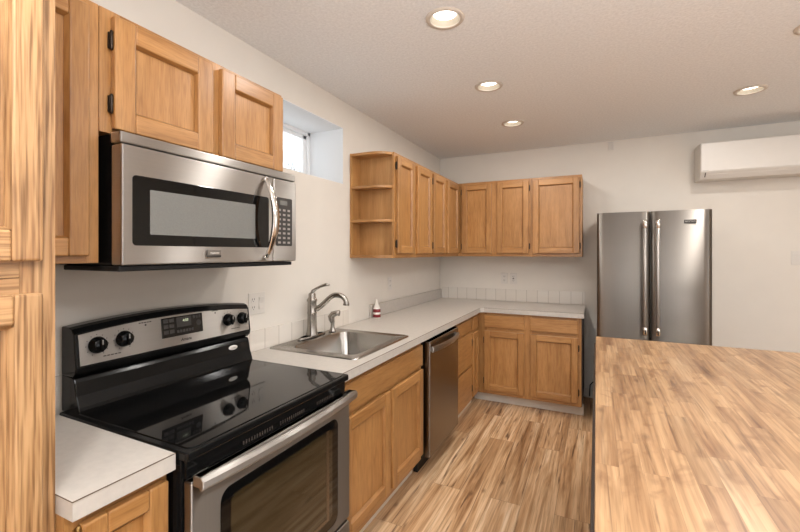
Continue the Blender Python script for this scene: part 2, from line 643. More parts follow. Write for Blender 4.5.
struct(box('baseboard_back', 'white_board', (1.53, YB - 0.014, 0), (XR, YB, 0.085), bevel=0.003))

# window over the sink: deep well, white vinyl slider
wn = struct(bpy.data.objects.new('window_1', None))
wn.location = (-0.3, 1.3, WZ0)
C.objects.link(wn)
ORG[wn.name] = Vector(wn.location)
mb = MB()
fx0, fx1 = -0.345, -0.29
for lo, hi in (((fx0, WY0, WZ0), (fx1, WY1, WZ0 + 0.035)), ((fx0, WY0, WZ1 - 0.028), (fx1, WY1, WZ1)),
               ((fx0, WY0, WZ0), (fx1, WY0 + 0.035, WZ1)), ((fx0, WY1 - 0.03, WZ0), (fx1, WY1, WZ1))):
    mb.box(lo, hi)
struct(mb.build('window_frame', 'vinyl', wn, 0.004))
mb = MB()
for (ya, yb) in ((1.30, WY1 - 0.03), (WY0 + 0.035, 1.335)):
    dx = 0 if ya > 1.2 else -0.018
    for lo, hi in (((-0.325 + dx, ya, WZ0 + 0.035), (-0.305 + dx, yb, WZ0 + 0.065)), ((-0.325 + dx, ya, WZ1 - 0.055), (-0.305 + dx, yb, WZ1 - 0.028)),
                   ((-0.325 + dx, ya, WZ0 + 0.035), (-0.305 + dx, ya + 0.03, WZ1 - 0.028)), ((-0.325 + dx, yb - 0.036, WZ0 + 0.035), (-0.305 + dx, yb, WZ1 - 0.028))):
        mb.box(lo, hi)
struct(mb.build('window_sash', 'vinyl', wn, 0.003))
struct(MB().box((-0.318, 1.33, WZ0 + 0.06), (-0.314, WY1 - 0.064, WZ1 - 0.05)).box((-0.336, WY0 + 0.06, WZ0 + 0.06), (-0.332, 1.31, WZ1 - 0.05)).build('pane', 'glass', wn))
struct(box('latch', 'vinyl', (-0.305, 1.672, 2.07), (-0.297, 1.684, 2.13), wn, bevel=0.003))

mb = MB()
mb.box((-0.29, WY0, WZ0), (0.001, WY0 + 0.004, WZ1)).box((-0.29, WY1 - 0.004, WZ0), (0.001, WY1, WZ1)).box((-0.29, WY0, WZ0), (0.001, WY1, WZ0 + 0.004)).box((-0.29, WY0, WZ1 - 0.004), (0.001, WY1, WZ1))
struct(mb.build('trim_3', 'reveal'))

# unseen windows, added behind and to the right to light the room
mb = MB()
for x in (0.5, 1.6, 2.75, 3.84):
    mb.box((x, YR - 0.08, 0), (x + 0.06, YR - 0.02, 2.3))
mb.box((0.5, YR - 0.08, 2.24), (3.9, YR - 0.02, 2.3)).box((0.5, YR - 0.08, 0), (3.9, YR - 0.02, 0.08))
struct(mb.build('added_window_rear', 'vinyl'))
mb = MB()
for y in (-0.7, 0.57, 1.84):
    mb.box((XR + 0.02, y, 0.7), (XR + 0.08, y + 0.06, 2.2))
mb.box((XR + 0.02, -0.7, 0.7), (XR + 0.08, 1.9, 0.76)).box((XR + 0.02, -0.7, 2.14), (XR + 0.08, 1.9, 2.2))
struct(mb.build('added_window_right', 'vinyl'))

# tiled splash strips fixed to the walls
TZ = 1.022


def tile_strip(name, F, a0, a1, z1, th=0.008):
    mb = MB()
    mb.box((a0, 0.9145, 0), (a1, z1, th), F, grain=0)
    for f in mb.bm.faces:
        for l in f.loops:
            co = l.vert.co
            a = co.y if F is LW else co.x
            l[mb.uv].uv = (a + 0.0035, co.z - 0.9)
    return struct(mb.build(name, 'tile', None, 0.001))


LW, BW = Lf(0.0), Bf(YB)
tile_strip('trim_1', LW, -0.232, 1.80, TZ)
tile_strip('trim_2', BW, 0.022, 1.53, 1.04)

# ------------------------------------------------------------------ cabinets


def hinge(door, F, a, z, d, mat='bronze', s=1):
    mb = MB()
    mb.box((a - 0.010 * s, z - 0.024, d - 0.020), (a - 0.001 * s, z + 0.024, d - 0.0165), F)
    mb.tube([(a - 0.0035 * s, z - 0.030, d - 0.012), (a - 0.0035 * s, z - 0.024, d - 0.012), (a - 0.0035 * s, z + 0.024, d - 0.012), (a - 0.0035 * s, z + 0.030, d - 0.012)],
            [0.0025, 0.0055, 0.0055, 0.0025], 8, F=F)
    return mb.build('hinge', mat, door)


def door(par, F, a0, a1, z0, z1, d, wood_='maple', st=0.055, rail=None, hs=None, name='door', hz=None, hmat='bronze', rec=0.016, th=0.024):
    """frame-and-panel door; d = height of its back above the face plane; hs = hinge side 'lo'/'hi'"""
    rail = rail or st
    mb = MB()
    mb.box((a0, z0, d), (a0 + st, z1, d + th), F, 1).box((a1 - st, z0, d), (a1, z1, d + th), F, 1)
    mb.box((a0 + st, z0, d), (a1 - st, z0 + rail, d + th), F, 0).box((a0 + st, z1 - rail, d), (a1 - st, z1, d + th), F, 0)
    o = mb.build(name, wood_, par, 0.005, 3)
    mb = MB()
    # sloped sticking round the panel, and the panel itself
    i0, i1, j0, j1 = a0 + st, a1 - st, z0 + rail, z1 - rail
    k = 0.006
    ring_o = [(i0, j0), (i1, j0), (i1, j1), (i0, j1)]
    ring_i = [(i0 + k, j0 + k), (i1 - k, j0 + k), (i1 - k, j1 - k), (i0 + k, j1 - k)]
    A = [mb.bm.verts.new(F(a, b, d + th - 0.002)) for a, b in ring_o]
    B = [mb.bm.verts.new(F(a, b, d + th - rec + 0.002)) for a, b in ring_i]
    Cc = [mb.bm.verts.new(F(a, b, d + th - rec - 0.002)) for a, b in ring_i]
    for q in range(4):
        q2 = (q + 1) % 4
        L = (i1 - i0) if q % 2 == 0 else (j1 - j0)
        mb.quad([A[q], A[q2], B[q2], B[q]], [(0, 0), (L, 0), (L, 0.01), (0, 0.01)], 0.2)  # sticking toned darker than the panel, painting in groove shade
        mb.quad([B[q], B[q2], Cc[q2], Cc[q]], [(0, 0), (L, 0), (L, 0.01), (0, 0.01)], 0.1)
    ou, ov, t = rnd.uniform(0, 50), rnd.uniform(0, 50), rnd.uniform(0.35, 0.9)
    mb.quad(Cc, [(b + ou, a + ov) for a, b in ring_i], t)
    mb.build('panel', wood_, o, recalc=False)
    if hs:
        a, s = (a0, 1) if hs == 'lo' else (a1, -1)
        hz_ = hz or (0.075, 0.075)
        for z in (z0 + hz_[0], z1 - hz_[1]):
            hinge(o, F, a, z, d + th, hmat, s)
    return o


def drawer_front(par, F, a0, a1, z0, z1, d, wood_='maple', name='drawer'):
    return MB().box((a0, z0, d), (a1, z1, d + 0.02), F, 0).build(name, wood_, par, 0.005, 3)


def face(par, F, stiles, rails, d, wood_='maple', th=0.02):
    """stiles: (a0, a1, z0, z1); rails: (a0, a1, z0, z1)"""
    mb = MB()
    for a0, a1, z0, z1 in stiles:
        mb.box((a0, z0, d - th), (a1, z1, d), F, 1)
    for a0, a1, z0, z1 in rails:
        mb.box((a0, z0, d - th), (a1, z1, d), F, 0)
    return mb.build('face_frame', wood_, par, 0.0008)


def carcass(par, F, a0, a1, z0, z1, depth, wood_='cab_in'):
    return MB().box((a0, z0, 0.002), (a1, z1, depth), F, 1).build('carcass', wood_, par)


ZU0, ZU1 = 1.396, 2.16
# tall pantry on the left
t = thing('pantry_cabinet', 'tall oak pantry cabinet with two doors at the left edge, reaching the counter', 'cabinet', (0.3, -0.56, 0))
PX = 0.58
carcass(t, LW, -0.88, -0.2345, 0.09, 2.34, PX - 0.02, 'oak')
face(t, LW, [(-0.295, -0.234, 0.09, 2.34), (-0.88, -0.84, 0.09, 2.34)],
     [(-0.84, -0.295, 2.28, 2.34), (-0.84, -0.295, 1.385, 1.44), (-0.84, -0.295, 1.32, 1.384), (-0.84, -0.295, 0.09, 0.15)], PX, 'oak')
door(t, LW, -0.85, -0.264, 1.418, 2.30, PX, 'oak', 0.051, 0.062)
door(t, LW, -0.85, -0.264, 0.12, 1.352, PX, 'oak', 0.047, 0.062)
box('toe_board', 'oak', (0.002, -0.88, 0), (0.50, -0.236, 0.089), t)

# narrow wall cabinet between pantry and microwave
t = thing('wall_cabinet', 'narrow wall cabinet between the tall pantry and the microwave', 'cabinet', (0.16, -0.12, ZU0), 'wall cabinets')
carcass(t, LW, -0.2335, -0.014, 1.405, ZU1, 0.30)
face(t, LW, [(-0.2335, -0.19, 1.405, ZU1), (-0.048, -0.014, 1.405, ZU1)], [(-0.19, -0.048, 1.405, 1.45), (-0.19, -0.048, 2.11, ZU1)], 0.32)
door(t, LW, -0.215, -0.048, 1.425, 2.135, 0.32, st=0.05)

# over the microwave
t = thing('wall_cabinet', 'short two-door wall cabinet mounted above the microwave', 'cabinet', (0.16, 0.38, 1.8), 'wall cabinets')
carcass(t, LW, -0.012, 0.752, 1.792, ZU1, 0.30)
face(t, LW, [(-0.012, 0.045, 1.792, ZU1), (0.345, 0.425, 1.792, ZU1), (0.712, 0.752, 1.792, ZU1)],
     [(0.045, 0.345, 1.792, 1.83), (0.425, 0.712, 1.792, 1.83), (0.045, 0.345, 2.12, ZU1), (0.425, 0.712, 2.12, ZU1)], 0.32)
door(t, LW, 0.018, 0.362, 1.803, 2.142, 0.32, st=0.062, hs='lo')
door(t, LW, 0.403, 0.738, 1.803, 2.142, 0.32, st=0.062, hs='hi')

# open end shelf with rounded corner
t = thing('corner_shelf', 'open end shelf unit with rounded shelves beside the small window', 'shelf', (0.16, 1.88, ZU0))
SY0, SY1 = 1.823, 1.945


def shelf_outline(inset=0.0):
    pts = [(0.014, SY1), (0.014, SY0 + inset)]
    n = 10
    cx, ra, rb = 0.17, 0.145, SY1 - SY0 - inset
    for k in range(n + 1):
        a = -PI / 2 + k / n * PI / 2
        pts.append((cx + ra * math.cos(a), SY1 + rb * math.sin(a)))
    return pts


box('back_panel', 'cab_in', (0.002, SY0, ZU0), (0.014, SY1, ZU1), t, grain=2)
for nm, z in (('bottom_board', ZU0), ('shelf_board', 1.655), ('shelf_board', 1.900), ('top_board', ZU1 - 0.02)):
    mb = MB()
    ol = shelf_outline(0.0)
    vs = [(x, y) for x, y in ol]
    mb.prism(vs, z, z + 0.019, W, 'a')
    mb.build(nm, 'maple', t, 0.002)

# two double cabinets along the left wall, beyond the shelf
t = thing('wall_cabinet', 'two-door wall cabinet next to the open rounded end shelf', 'cabinet', (0.16, 2.29, ZU0), 'wall cabinets')
carcass(t, LW, 1.947, 2.632, ZU0, ZU1, 0.30)
face(t, LW, [(1.911, 1.955, ZU0, ZU1), (2.235, 2.31, ZU0, ZU1), (2.60, 2.632, ZU0, ZU1)],
     [(1.955, 2.235, ZU0, 1.45), (2.31, 2.60, ZU0, 1.45), (1.955, 2.235, 2.11, ZU1), (2.31, 2.60, 2.11, ZU1)], 0.32)
door(t, LW, 1.935, 2.243, 1.428, 2.135, 0.32, hs='lo', hz=(0.07, 0.07))
door(t, LW, 2.300, 2.612, 1.428, 2.135, 0.32, hs='hi', hz=(0.07, 0.07))
t = thing('wall_cabinet', 'two-door wall cabinet on the left wall ending in the corner', 'cabinet', (0.16, 3.0, ZU0), 'wall cabinets')
carcass(t, LW, 2.634, YB - 0.002, ZU0, ZU1, 0.30)
face(t, LW, [(2.634, 2.67, ZU0, ZU1), (2.965, 3.045, ZU0, ZU1), (3.37, 3.418, ZU0, ZU1)],
     [(2.67, 2.965, ZU0, 1.45), (3.045, 3.37, ZU0, 1.45), (2.67, 2.965, 2.11, ZU1), (3.045, 3.37, 2.11, ZU1)], 0.32)
door(t, LW, 2.655, 2.978, 1.428, 2.135, 0.32, hs='lo', hz=(0.07, 0.07))
door(t, LW, 3.033, 3.385, 1.428, 2.135, 0.32, hs='hi', hz=(0.07, 0.07))

# back wall cabinets
t = thing('wall_cabinet', 'two-door wall cabinet on the back wall at the inner corner', 'cabinet', (0.7, 3.58, ZU0), 'wall cabinets')
carcass(t, BW, 0.303, 1.056, ZU0, ZU1, 0.30)
face(t, BW, [(0.322, 0.372, ZU0, ZU1), (0.665, 0.74, ZU0, ZU1), (1.028, 1.056, ZU0, ZU1)],
     [(0.372, 0.665, ZU0, 1.45), (0.74, 1.028, ZU0, 1.45), (0.372, 0.665, 2.11, ZU1), (0.74, 1.028, 2.11, ZU1)], 0.32)
door(t, BW, 0.363, 0.676, 1.428, 2.135, 0.32, hs='lo', hz=(0.07, 0.07))
door(t, BW, 0.728, 1.038, 1.428, 2.135, 0.32, hs='hi', hz=(0.07, 0.07))
t = thing('wall_cabinet', 'single-door wall cabinet on the back wall nearest the refrigerator', 'cabinet', (1.28, 3.58, ZU0), 'wall cabinets')
carcass(t, BW, 1.058, 1.512, ZU0, ZU1, 0.30)
face(t, BW, [(1.058, 1.10, ZU0, ZU1), (1.475, 1.512, ZU0, ZU1)], [(1.10, 1.475, ZU0, 1.45), (1.10, 1.475, 2.11, ZU1)], 0.32)
door(t, BW, 1.076, 1.490, 1.428, 2.135, 0.32, hs='hi', hz=(0.07, 0.07))

# ---- base cabinets
ZC = 0.872                                   # underside of the countertop
t = thing('base_cabinet', 'narrow base cabinet between the pantry and the range', 'cabinet', (0.3, -0.12, 0), 'base cabinets')
carcass(t, LW, -0.2325, -0.003, 0.10, ZC - 0.001, 0.59)
face(t, LW, [(-0.2325, -0.19, 0.10, ZC - 0.001), (-0.03, -0.003, 0.10, ZC - 0.001)], [(-0.19, -0.03, 0.82, ZC - 0.001), (-0.19, -0.03, 0.10, 0.15)], 0.61)
door(t, LW, -0.207, -0.012, 0.13, 0.845, 0.61, st=0.05, rail=0.05, hs='lo', hmat='brass', hz=(0.07, 0.03))
box('toe_board', 'white_board', (0.002, -0.2325, 0), (0.55, -0.003, 0.099), t)

SBF = 0.61
t = thing('base_cabinet', 'sink base cabinet with false front and two doors', 'cabinet', (0.3, 1.24, 0), 'base cabinets')
mb = MB()
for lo, hi in (((0.002, 0.775, 0.10), (0.59, 0.793, ZC - 0.001)), ((0.002, 1.702, 0.10), (0.59, 1.72, ZC - 0.001)), ((0.002, 0.793, 0.10), (0.59, 1.702, 0.118)), ((0.002, 0.793, 0.118), (0.012, 1.702, 0.60))):
    mb.box(lo, hi)
mb.build('carcass', 'cab_in', t)
face(t, LW, [(0.775, 0.835, 0.10, ZC - 0.001), (1.235, 1.29, 0.15, 0.68), (1.685, 1.72, 0.10, ZC - 0.001)],
     [(0.835, 1.685, 0.82, ZC - 0.001), (0.835, 1.685, 0.68, 0.725), (0.835, 1.685, 0.10, 0.15)], SBF)
drawer_front(t, LW, 0.80, 1.708, 0.712, 0.842, SBF, name='false_front')
door(t, LW, 0.80, 1.249, 0.145, 0.690, SBF, st=0.06)
door(t, LW, 1.276, 1.708, 0.145, 0.690, SBF, st=0.06)
box('toe_board', 'white_board', (0.02, 0.775, 0), (0.55, 1.72, 0.099), t)

t = thing('base_cabinet', 'base cabinet with three drawers beside the dishwasher', 'cabinet', (0.3, 2.6, 0), 'base cabinets')
carcass(t, LW, 2.392, 2.858, 0.10, ZC - 0.001, 0.59)
face(t, LW, [(2.392, 2.43, 0.10, ZC - 0.001), (2.835, 2.858, 0.10, ZC - 0.001)],
     [(2.43, 2.835, z0, z1) for z0, z1 in ((0.82, ZC - 0.001), (0.70, 0.76), (0.40, 0.45), (0.10, 0.15))], 0.61)
drawer_front(t, LW, 2.405, 2.847, 0.742, 0.846, 0.61)
drawer_front(t, LW, 2.405, 2.847, 0.436, 0.724, 0.61)
drawer_front(t, LW, 2.405, 2.847, 0.132, 0.418, 0.61)
box('toe_board', 'white_board', (0.002, 2.392, 0), (0.55, 2.858, 0.099), t)

t = thing('base_cabinet', 'narrow corner base cabinet with one slim door and small drawer', 'cabinet', (0.3, 3.2, 0), 'base cabinets')
carcass(t, LW, 2.86, 3.108, 0.10, ZC - 0.001, 0.59)
face(t, LW, [(2.86, 2.90, 0.10, ZC - 0.001), (3.05, 3.108, 0.10, ZC - 0.001)],
     [(2.90, 3.05, z0, z1) for z0, z1 in ((0.82, ZC - 0.001), (0.69, 0.75), (0.10, 0.15))], 0.61)
drawer_front(t, LW, 2.882, 3.068, 0.735, 0.846, 0.61)
door(t, LW, 2.882, 3.068, 0.132, 0.705, 0.61, st=0.05, hs='lo', hz=(0.08, 0.08))
box('toe_board', 'white_board', (0.002, 2.86, 0), (0.55, 3.108, 0.099), t)

t = thing('base_cabinet', 'wide base cabinet with two drawers over two doors on the back wall', 'cabinet', (1.06, 3.4, 0), 'base cabinets')
carcass(t, BW, 0.002, 1.515, 0.10, ZC - 0.001, 0.59)
face(t, BW, [(0.612, 0.695, 0.10, ZC - 0.001), (1.025, 1.105, 0.10, ZC - 0.001), (1.475, 1.515, 0.10, ZC - 0.001)],
     [(a, b, z0, z1) for a, b in ((0.695, 1.025), (1.105, 1.475)) for z0, z1 in ((0.82, ZC - 0.001), (0.67, 0.74), (0.10, 0.15))], 0.61)
for a0, a1, h in ((0.672, 1.039, 'lo'), (1.091, 1.489, 'hi')):
    drawer_front(t, BW, a0, a1, 0.728, 0.845, 0.61)
    door(t, BW, a0, a1, 0.135, 0.697, 0.61, st=0.055, hs=h, hz=(0.09, 0.09))
box('toe_board', 'white_board', (0.55, 3.22, 0), (1.53, 3.238, 0.099), t, bevel=0.002)
box('end_panel', 'espresso', (1.5155, 3.14, 0.10), (1.522, YB - 0.003, ZC - 0.001), t)

# ------------------------------------------------------------------ countertops
CF = 0.6465
t = thing('countertop', 'short pale laminate countertop between pantry and range', 'countertop', (0.32, -0.12, ZC), 'countertops')
box('slab', 'laminate', (0.009, -0.2335, ZC), (CF, -0.003, 0.914), t)
MB().box((CF - 0.001, -0.2335, 0.9125), (CF + 0.0008, -0.003, 0.9145)).box((0.57, -0.2343, 0.9125), (CF + 0.0008, -0.2335, 0.9145)).build('edge_seam', 'seam', t)
XE = 1.536
YF = YB - CF
BX0, BX1, BY0, BY1 = 0.118, 0.545, 1.025, 1.560    # sink cut-out
t = thing('countertop', 'long L-shaped pale laminate countertop holding the sink', 'countertop', (0.32, 2.2, ZC), 'countertops')
mb = MB()
mb.plate([(0.009, 0.772), (CF, 0.772), (CF, YF - 0.03), (CF + 0.03, YF), (XE, YF), (XE, YB - 0.002), (0.009, YB - 0.002)],
         [[(BX0, BY0), (BX1, BY0), (BX1, BY1), (BX0, BY1)]], ZC, 0.914)
mb.build('slab', 'laminate', t)
mb = MB()
mb.box((CF - 0.001, 0.772, 0.9125), (CF + 0.0008, YF - 0.03, 0.9145)).box((CF + 0.03, YF - 0.0008, 0.9125), (XE, YF + 0.001, 0.9145))
mb.build('edge_seam', 'seam', t)
MB().box((0.0015, 2.10, 0.9145), (0.021, YB - 0.0095, 1.018)).build('upstand', 'laminate', t, 0.003)

# ------------------------------------------------------------------ range
RX = 0.69
t = thing('range', 'black and stainless electric range with glass cooktop', 'stove', (0.34, 0.38, 0))
MB().box((0.03, 0.006, 0.06), (0.655, 0.758, 0.895)).build('body', 'black', t, 0.003)
for y in (0.04, 0.70):
    for x in (0.08, 0.58):
        MB().box((x, y, 0.0), (x + 0.03, y + 0.03, 0.06)).build('foot', 'black_matte', t)
# cooktop: glass on a black rim
mb = MB()
ol = rrect(0.06, 0.684, 0.002, 0.764, 0.012)
mb.prism(ol, 0.894, 0.917, W)
ct = mb.build('cooktop', 'black', t, 0.004)
MB().prism(rrect(0.125, 0.668, 0.022, 0.746, 0.02), 0.9165, 0.9195, W).build('glass_top', 'black_glass', ct, 0.0012)
# backguard: sloping riser and control console with an arched top
mb = MB()
prof = [(0.02, 0.905), (0.128, 0.905), (0.122, 0.93), (0.108, 0.965), (0.100, 1.008), (0.094, 1.022), (0.02, 1.03)]
mb.loft([[Vector((x, y, z)) for x, z in prof] for y in (0.030, 0.768)], True, True)
mb.build('riser', 'black', t, 0.004)
n = 24


def arch(y):
    s = (y - 0.39) / 0.375
    return 1.209 - 0.023 * s * s


mb = MB()
rings = []
for k in range(n + 1):
    y = 0.030 + (0.771 - 0.030) * k / n
    zt = arch(y)
    rings.append([Vector(p) for p in ((0.02, y, 1.026), (0.090, y, 1.026), (0.104, y, 1.040), (0.108, y, 1.056), (0.094, y, zt - 0.022), (0.082, y, zt - 0.006), (0.066, y, zt), (0.02, y, zt))])
mb.loft(rings, True, True)
cons = mb.build('console', 'black', t, 0.003)


def CP(a, b, d):        # frame on the sloping console front
    zt = arch(a)
    s = (b - 1.056) / (zt - 0.022 - 1.056)
    return Vector((0.108 - 0.014 * s + d, a, b))


mb = MB()
r0, r1, r2 = [], [], []
bmv = mb.bm
A, B = [], []
for k in range(n + 1):
    y = 0.042 + (0.760 - 0.042) * k / n
    A.append(CP(y, 1.062, 0.0022))
    B.append(CP(y, arch(y) - 0.026, 0.0022))
mb.loft([A, B], ring_closed=False)
A2 = [p - Vector((0.004, 0, 0)) for p in A]
B2 = [p - Vector((0.004, 0, 0)) for p in B]
mb.loft([A2, A], ring_closed=False)
mb.loft([B, B2], ring_closed=False)
for k in (0, n):
    mb.loft([[A[k], A2[k]], [B[k], B2[k]]], ring_closed=False)
fas = mb.build('fascia', 'steel_h', t)
for (ky, kz) in ((0.096, 1.121), (0.183, 1.126), (0.640, 1.126), (0.720, 1.122)):
    p = CP(ky, kz, 0.0022)
    kb = MB().lathe([(0.0285, 0), (0.0285, 0.004), (0.025, 0.006), (0.0225, 0.022), (0.019, 0.025), (0.0, 0.025)], p, (1, 0, 0.10), 24, cap=False).build('knob', 'black', t)
    MB().box((ky - 0.005, kz - 0.021, p.x + 0.012), (ky + 0.005, kz + 0.021, p.x + 0.033), lambda a, b, d: Vector((d, a, b))).build('grip', 'black', kb, 0.003)
    MB().box((ky - 0.0016, kz + 0.004, p.x + 0.033), (ky + 0.0016, kz + 0.020, p.x + 0.0335), lambda a, b, d: Vector((d, a, b))).build('pointer', 'key_grey', kb)
    mb = MB()
    for q in range(12):
        an = q / 12 * 2 * PI
        if q == 9: continue
        ca, cb = ky + 0.035 * math.cos(an), kz + 0.035 * math.sin(an)
        mb.box((ca - 0.0012, cb - 0.0016, 0.0023), (ca + 0.0012, cb + 0.0016, 0.0028), CP)
    mb.build('dial_markings', 'ink', fas)
for a, b, w in ((0.262, 1.170, 0.05), (0.573, 1.174, 0.035), (0.142, 1.078, 0.06), (0.680, 1.080, 0.05)):
    mb = MB()
    for q in range(5):
        mb.box((a - w / 2 + q * w / 5, b, 0.0023), (a - w / 2 + (q + 0.75) * w / 5, b + 0.0035, 0.0028), CP)
    if b > 1.1:
        mb.lathe([(0.0035, 0), (0.0035, 0.0008)], CP(a, b - 0.008, 0.0023), (1, 0, 0.1), 12)
    mb.build('printed_caption', 'ink', fas)
dp = MB().box((0.322, 1.098, 0.001), (0.505, 1.176, 0.0045), CP).build('display', 'black_glass', t, 0.003)
MB().box((0.385, 1.132, 0.0045), (0.450, 1.172, 0.0050), CP).build('clock_window', 'dark_panel', dp)
text('clock_digits', '4:03', 0.015, 0.425, 1.157, 0.0054, CP, 'clock', dp)
mb = MB()
for q in range(3):
    for r in range(2):
        mb.box((0.330 + r * 0.024, 1.112 + q * 0.022, 0.0046), (0.350 + r * 0.024, 1.127 + q * 0.022, 0.0050), CP)
for q in range(6):
    mb.box((0.385 + q * 0.013, 1.110, 0.0046), (0.395 + q * 0.013, 1.121, 0.0050), CP)
for q in range(3):
    mb.box((0.460 + q * 0.013, 1.158, 0.0046), (0.470 + q * 0.013, 1.170, 0.0050), CP)
mb.lathe([(0.012, 0), (0.012, 0.0006)], CP(0.486, 1.138, 0.0046), (1, 0, 0.1), 20)
mb.build('keys', 'dark_panel', dp)
text('brand_lettering', 'Amana', 0.017, 0.424, 1.080, 0.0030, CP, 'ink', fas, 0.25, bold=0.0004)
mb = MB()
mb.lathe([(0.020, 0), (0.020, 0.002), (0.018, 0.003), (0, 0.003)], (0, 0, 0), (1, 0, 0.12), 28, cap=False)
for v in mb.bm.verts:
    v.co = Vector((v.co.x + 0.1025, v.co.y * 1.25 + 0.668, v.co.z * 0.52 + 0.992))
em = mb.build('oval_emblem', 'white_plastic', t)
text('emblem_lettering', 'ceran', 0.011, 0.668, 0.992, 0.1062, lambda a, b, d: Vector((d, a, b)), 'ink', em, 0.2)
# vent strip under the cooktop
MB().box((0.645, 0.012, 0.842), (0.668, 0.754, 0.896)).build('vent_strip', 'black', t, 0.002)
for g0, g1 in ((0.20, 0.33), (0.36, 0.49), (0.56, 0.66)):
    mb = MB()
    q = g0
    while q < g1:
        mb.box((0.668, q, 0.852), (0.6686, q + 0.005, 0.864))
        q += 0.011
    mb.build('vent_slot', 'slot', t)
# oven door
od = MB().box((0.658, 0.010, 0.318), (RX, 0.757, 0.838)).build('oven_door', 'steel_v', t, 0.006, 3)
RF = Lf(RX)
mb = MB()
wo = rrect(0.100, 0.668, 0.352, 0.772, 0.035)
mb.prism(wo, -0.004, 0.0015, RF)
mb.build('window_border', 'black_glass', od, 0.001)
MB().prism(rrect(0.135, 0.628, 0.388, 0.742, 0.02), 0.0015, 0.0022, RF).build('window_pane', 'oven_pane', od)
MB().box((0.588, 0.405, 0.0020), (0.606, 0.742, 0.0026), RF).box((0.160, 0.392, 0.0020), (0.606, 0.405, 0.0026), RF).build('frame_reflection', 'steel_dark', od)  # light L-strip standing in for the inner frame's reflection in the glass
mb = MB()
pts = []
for k in range(21):
    y = 0.012 + 0.742 * k / 20
    bow = 1 - ((y - 0.383) / 0.371) ** 2
    pts.append((RX + 0.030 + 0.022 * bow, y))
secs = []
for x, y in pts:
    secs.append([Vector((x + dx, y, 0.842 + dz)) for dx, dz in ((-0.008, -0.016), (0.004, -0.018), (0.012, -0.008), (0.012, 0.008), (0.004, 0.018), (-0.008, 0.016))])
mb.loft(secs, True, True)
mb.box((RX - 0.002, 0.014, 0.828), (RX + 0.030, 0.062, 0.858)).box((RX - 0.002, 0.704, 0.828), (RX + 0.030, 0.752, 0.858))
mb.build('handle', 'steel_h', od, 0.004, 3)
dr = MB().box((0.658, 0.010, 0.085), (RX, 0.757, 0.300)).build('storage_drawer', 'steel_v', t, 0.005, 3)
MB().box((RX - 0.012, 0.02, 0.300), (RX, 0.747, 0.309)).build('drawer_lip', 'steel_h', dr, 0.002)

# ------------------------------------------------------------------ microwave
MX = 0.407
MZ0, MZ1 = 1.392, 1.787
t = thing('microwave', 'stainless over-the-range microwave above the black range', 'microwave', (0.2, 0.376, MZ0))
MB().box((0.003, 0.004, MZ0 + 0.004), (0.352, 0.748, MZ1 - 0.002)).build('body', 'black', t, 0.003)
MB().box((0.10, -0.001, MZ0 - 0.012), (0.395, 0.735, MZ0 + 0.004)).build('bottom_plate', 'black_matte', t, 0.003)
mb = MB()
mb.box((0.352, -0.001, 1.754), (MX - 0.006, 0.753, MZ1))
mb.build('top_trim', 'steel_h', t, 0.006, 3)
md = MB().box((0.356, 0.0, MZ0 + 0.006), (MX, 0.606, 1.750)).build('door', 'steel_h', t, 0.005, 3)
MF = Lf(MX)
MB().prism(rrect(0.030, 0.580, 1.456, 1.664, 0.012), -0.003, 0.001, MF).build('window_border', 'black_glass', md, 0.0008)
MB().prism(rrect(0.082, 0.505, 1.490, 1.626, 0.003), 0.001, 0.0014, MF).build('window_screen', 'grey_screen', md)
# bowed handle
mb = MB()
secs = []
for k in range(17):
    s = k / 16
    z = 1.412 + s * (1.738 - 1.412)
    bow = 0.008 + 0.056 * math.sin(PI * s) ** 0.8
    w = 0.009 + 0.009 * math.sin(PI * s)
    hy = 0.556
    secs.append([Vector((MX + bow + dx, hy + dy, z)) for dx, dy in ((-0.007, -w), (0.003, -w * .8), (0.007, 0), (0.003, w * .8), (-0.007, w))])
mb.loft(secs, True, True, True)
for z in (1.416, 1.734):
    mb.lathe([(0.010, -0.001), (0.010, 0.014)], (MX, 0.556, z), (1, 0, 0), 14)
mb.build('handle', 'chrome', md)
bd = MB().box((0.280, 1.419, 0), (0.340, 1.444, 0.0025), MF).build('badge', 'steel_v', md, 0.0008)
MB().box((0.280, 1.419, 0.0025), (0.284, 1.444, 0.003), MF).box((0.284, 1.419, 0.0025), (0.340, 1.4255, 0.003), MF).build('badge_stripe', 'ink', bd)
text('brand_lettering', 'FRIGIDAIRE', 0.0075, 0.313, 1.4335, 0.0030, MF, 'white_plastic', bd, bold=0.0003)
cp = MB().box((0.356, 0.609, MZ0 + 0.006), (MX, 0.751, 1.750)).build('control_panel', 'steel_h', t, 0.005, 3)
kp = MB().prism(rrect(0.622, 0.722, 1.464, 1.672, 0.006), -0.002, 0.0012, MF).build('keypad', 'dark_panel', cp)
MB().box((0.645, 1.640, 0.0012), (0.690, 1.660, 0.0018), MF).build('display', 'grey_screen', kp)
mb = MB()
for r in range(8):
    for c in range(3):
        a = 0.634 + c * 0.029
        b = 1.474 + r * 0.0200
        mb.box((a, b, 0.0012), (a + 0.016, b + 0.009, 0.0017), MF)
mb.build('keys', 'key_grey', kp)

# ------------------------------------------------------------------ sink, faucet, sprayer
t = thing('sink', 'stainless single-bowl drop-in sink set in the long countertop', 'sink', (0.32, 1.29, 0.914))
mb = MB()


def rr3(x0, x1, y0, y1, r, z, n=8):
    return [Vector((x, y, z)) for x, y in rrect(x0, x1, y0, y1, r, n)]


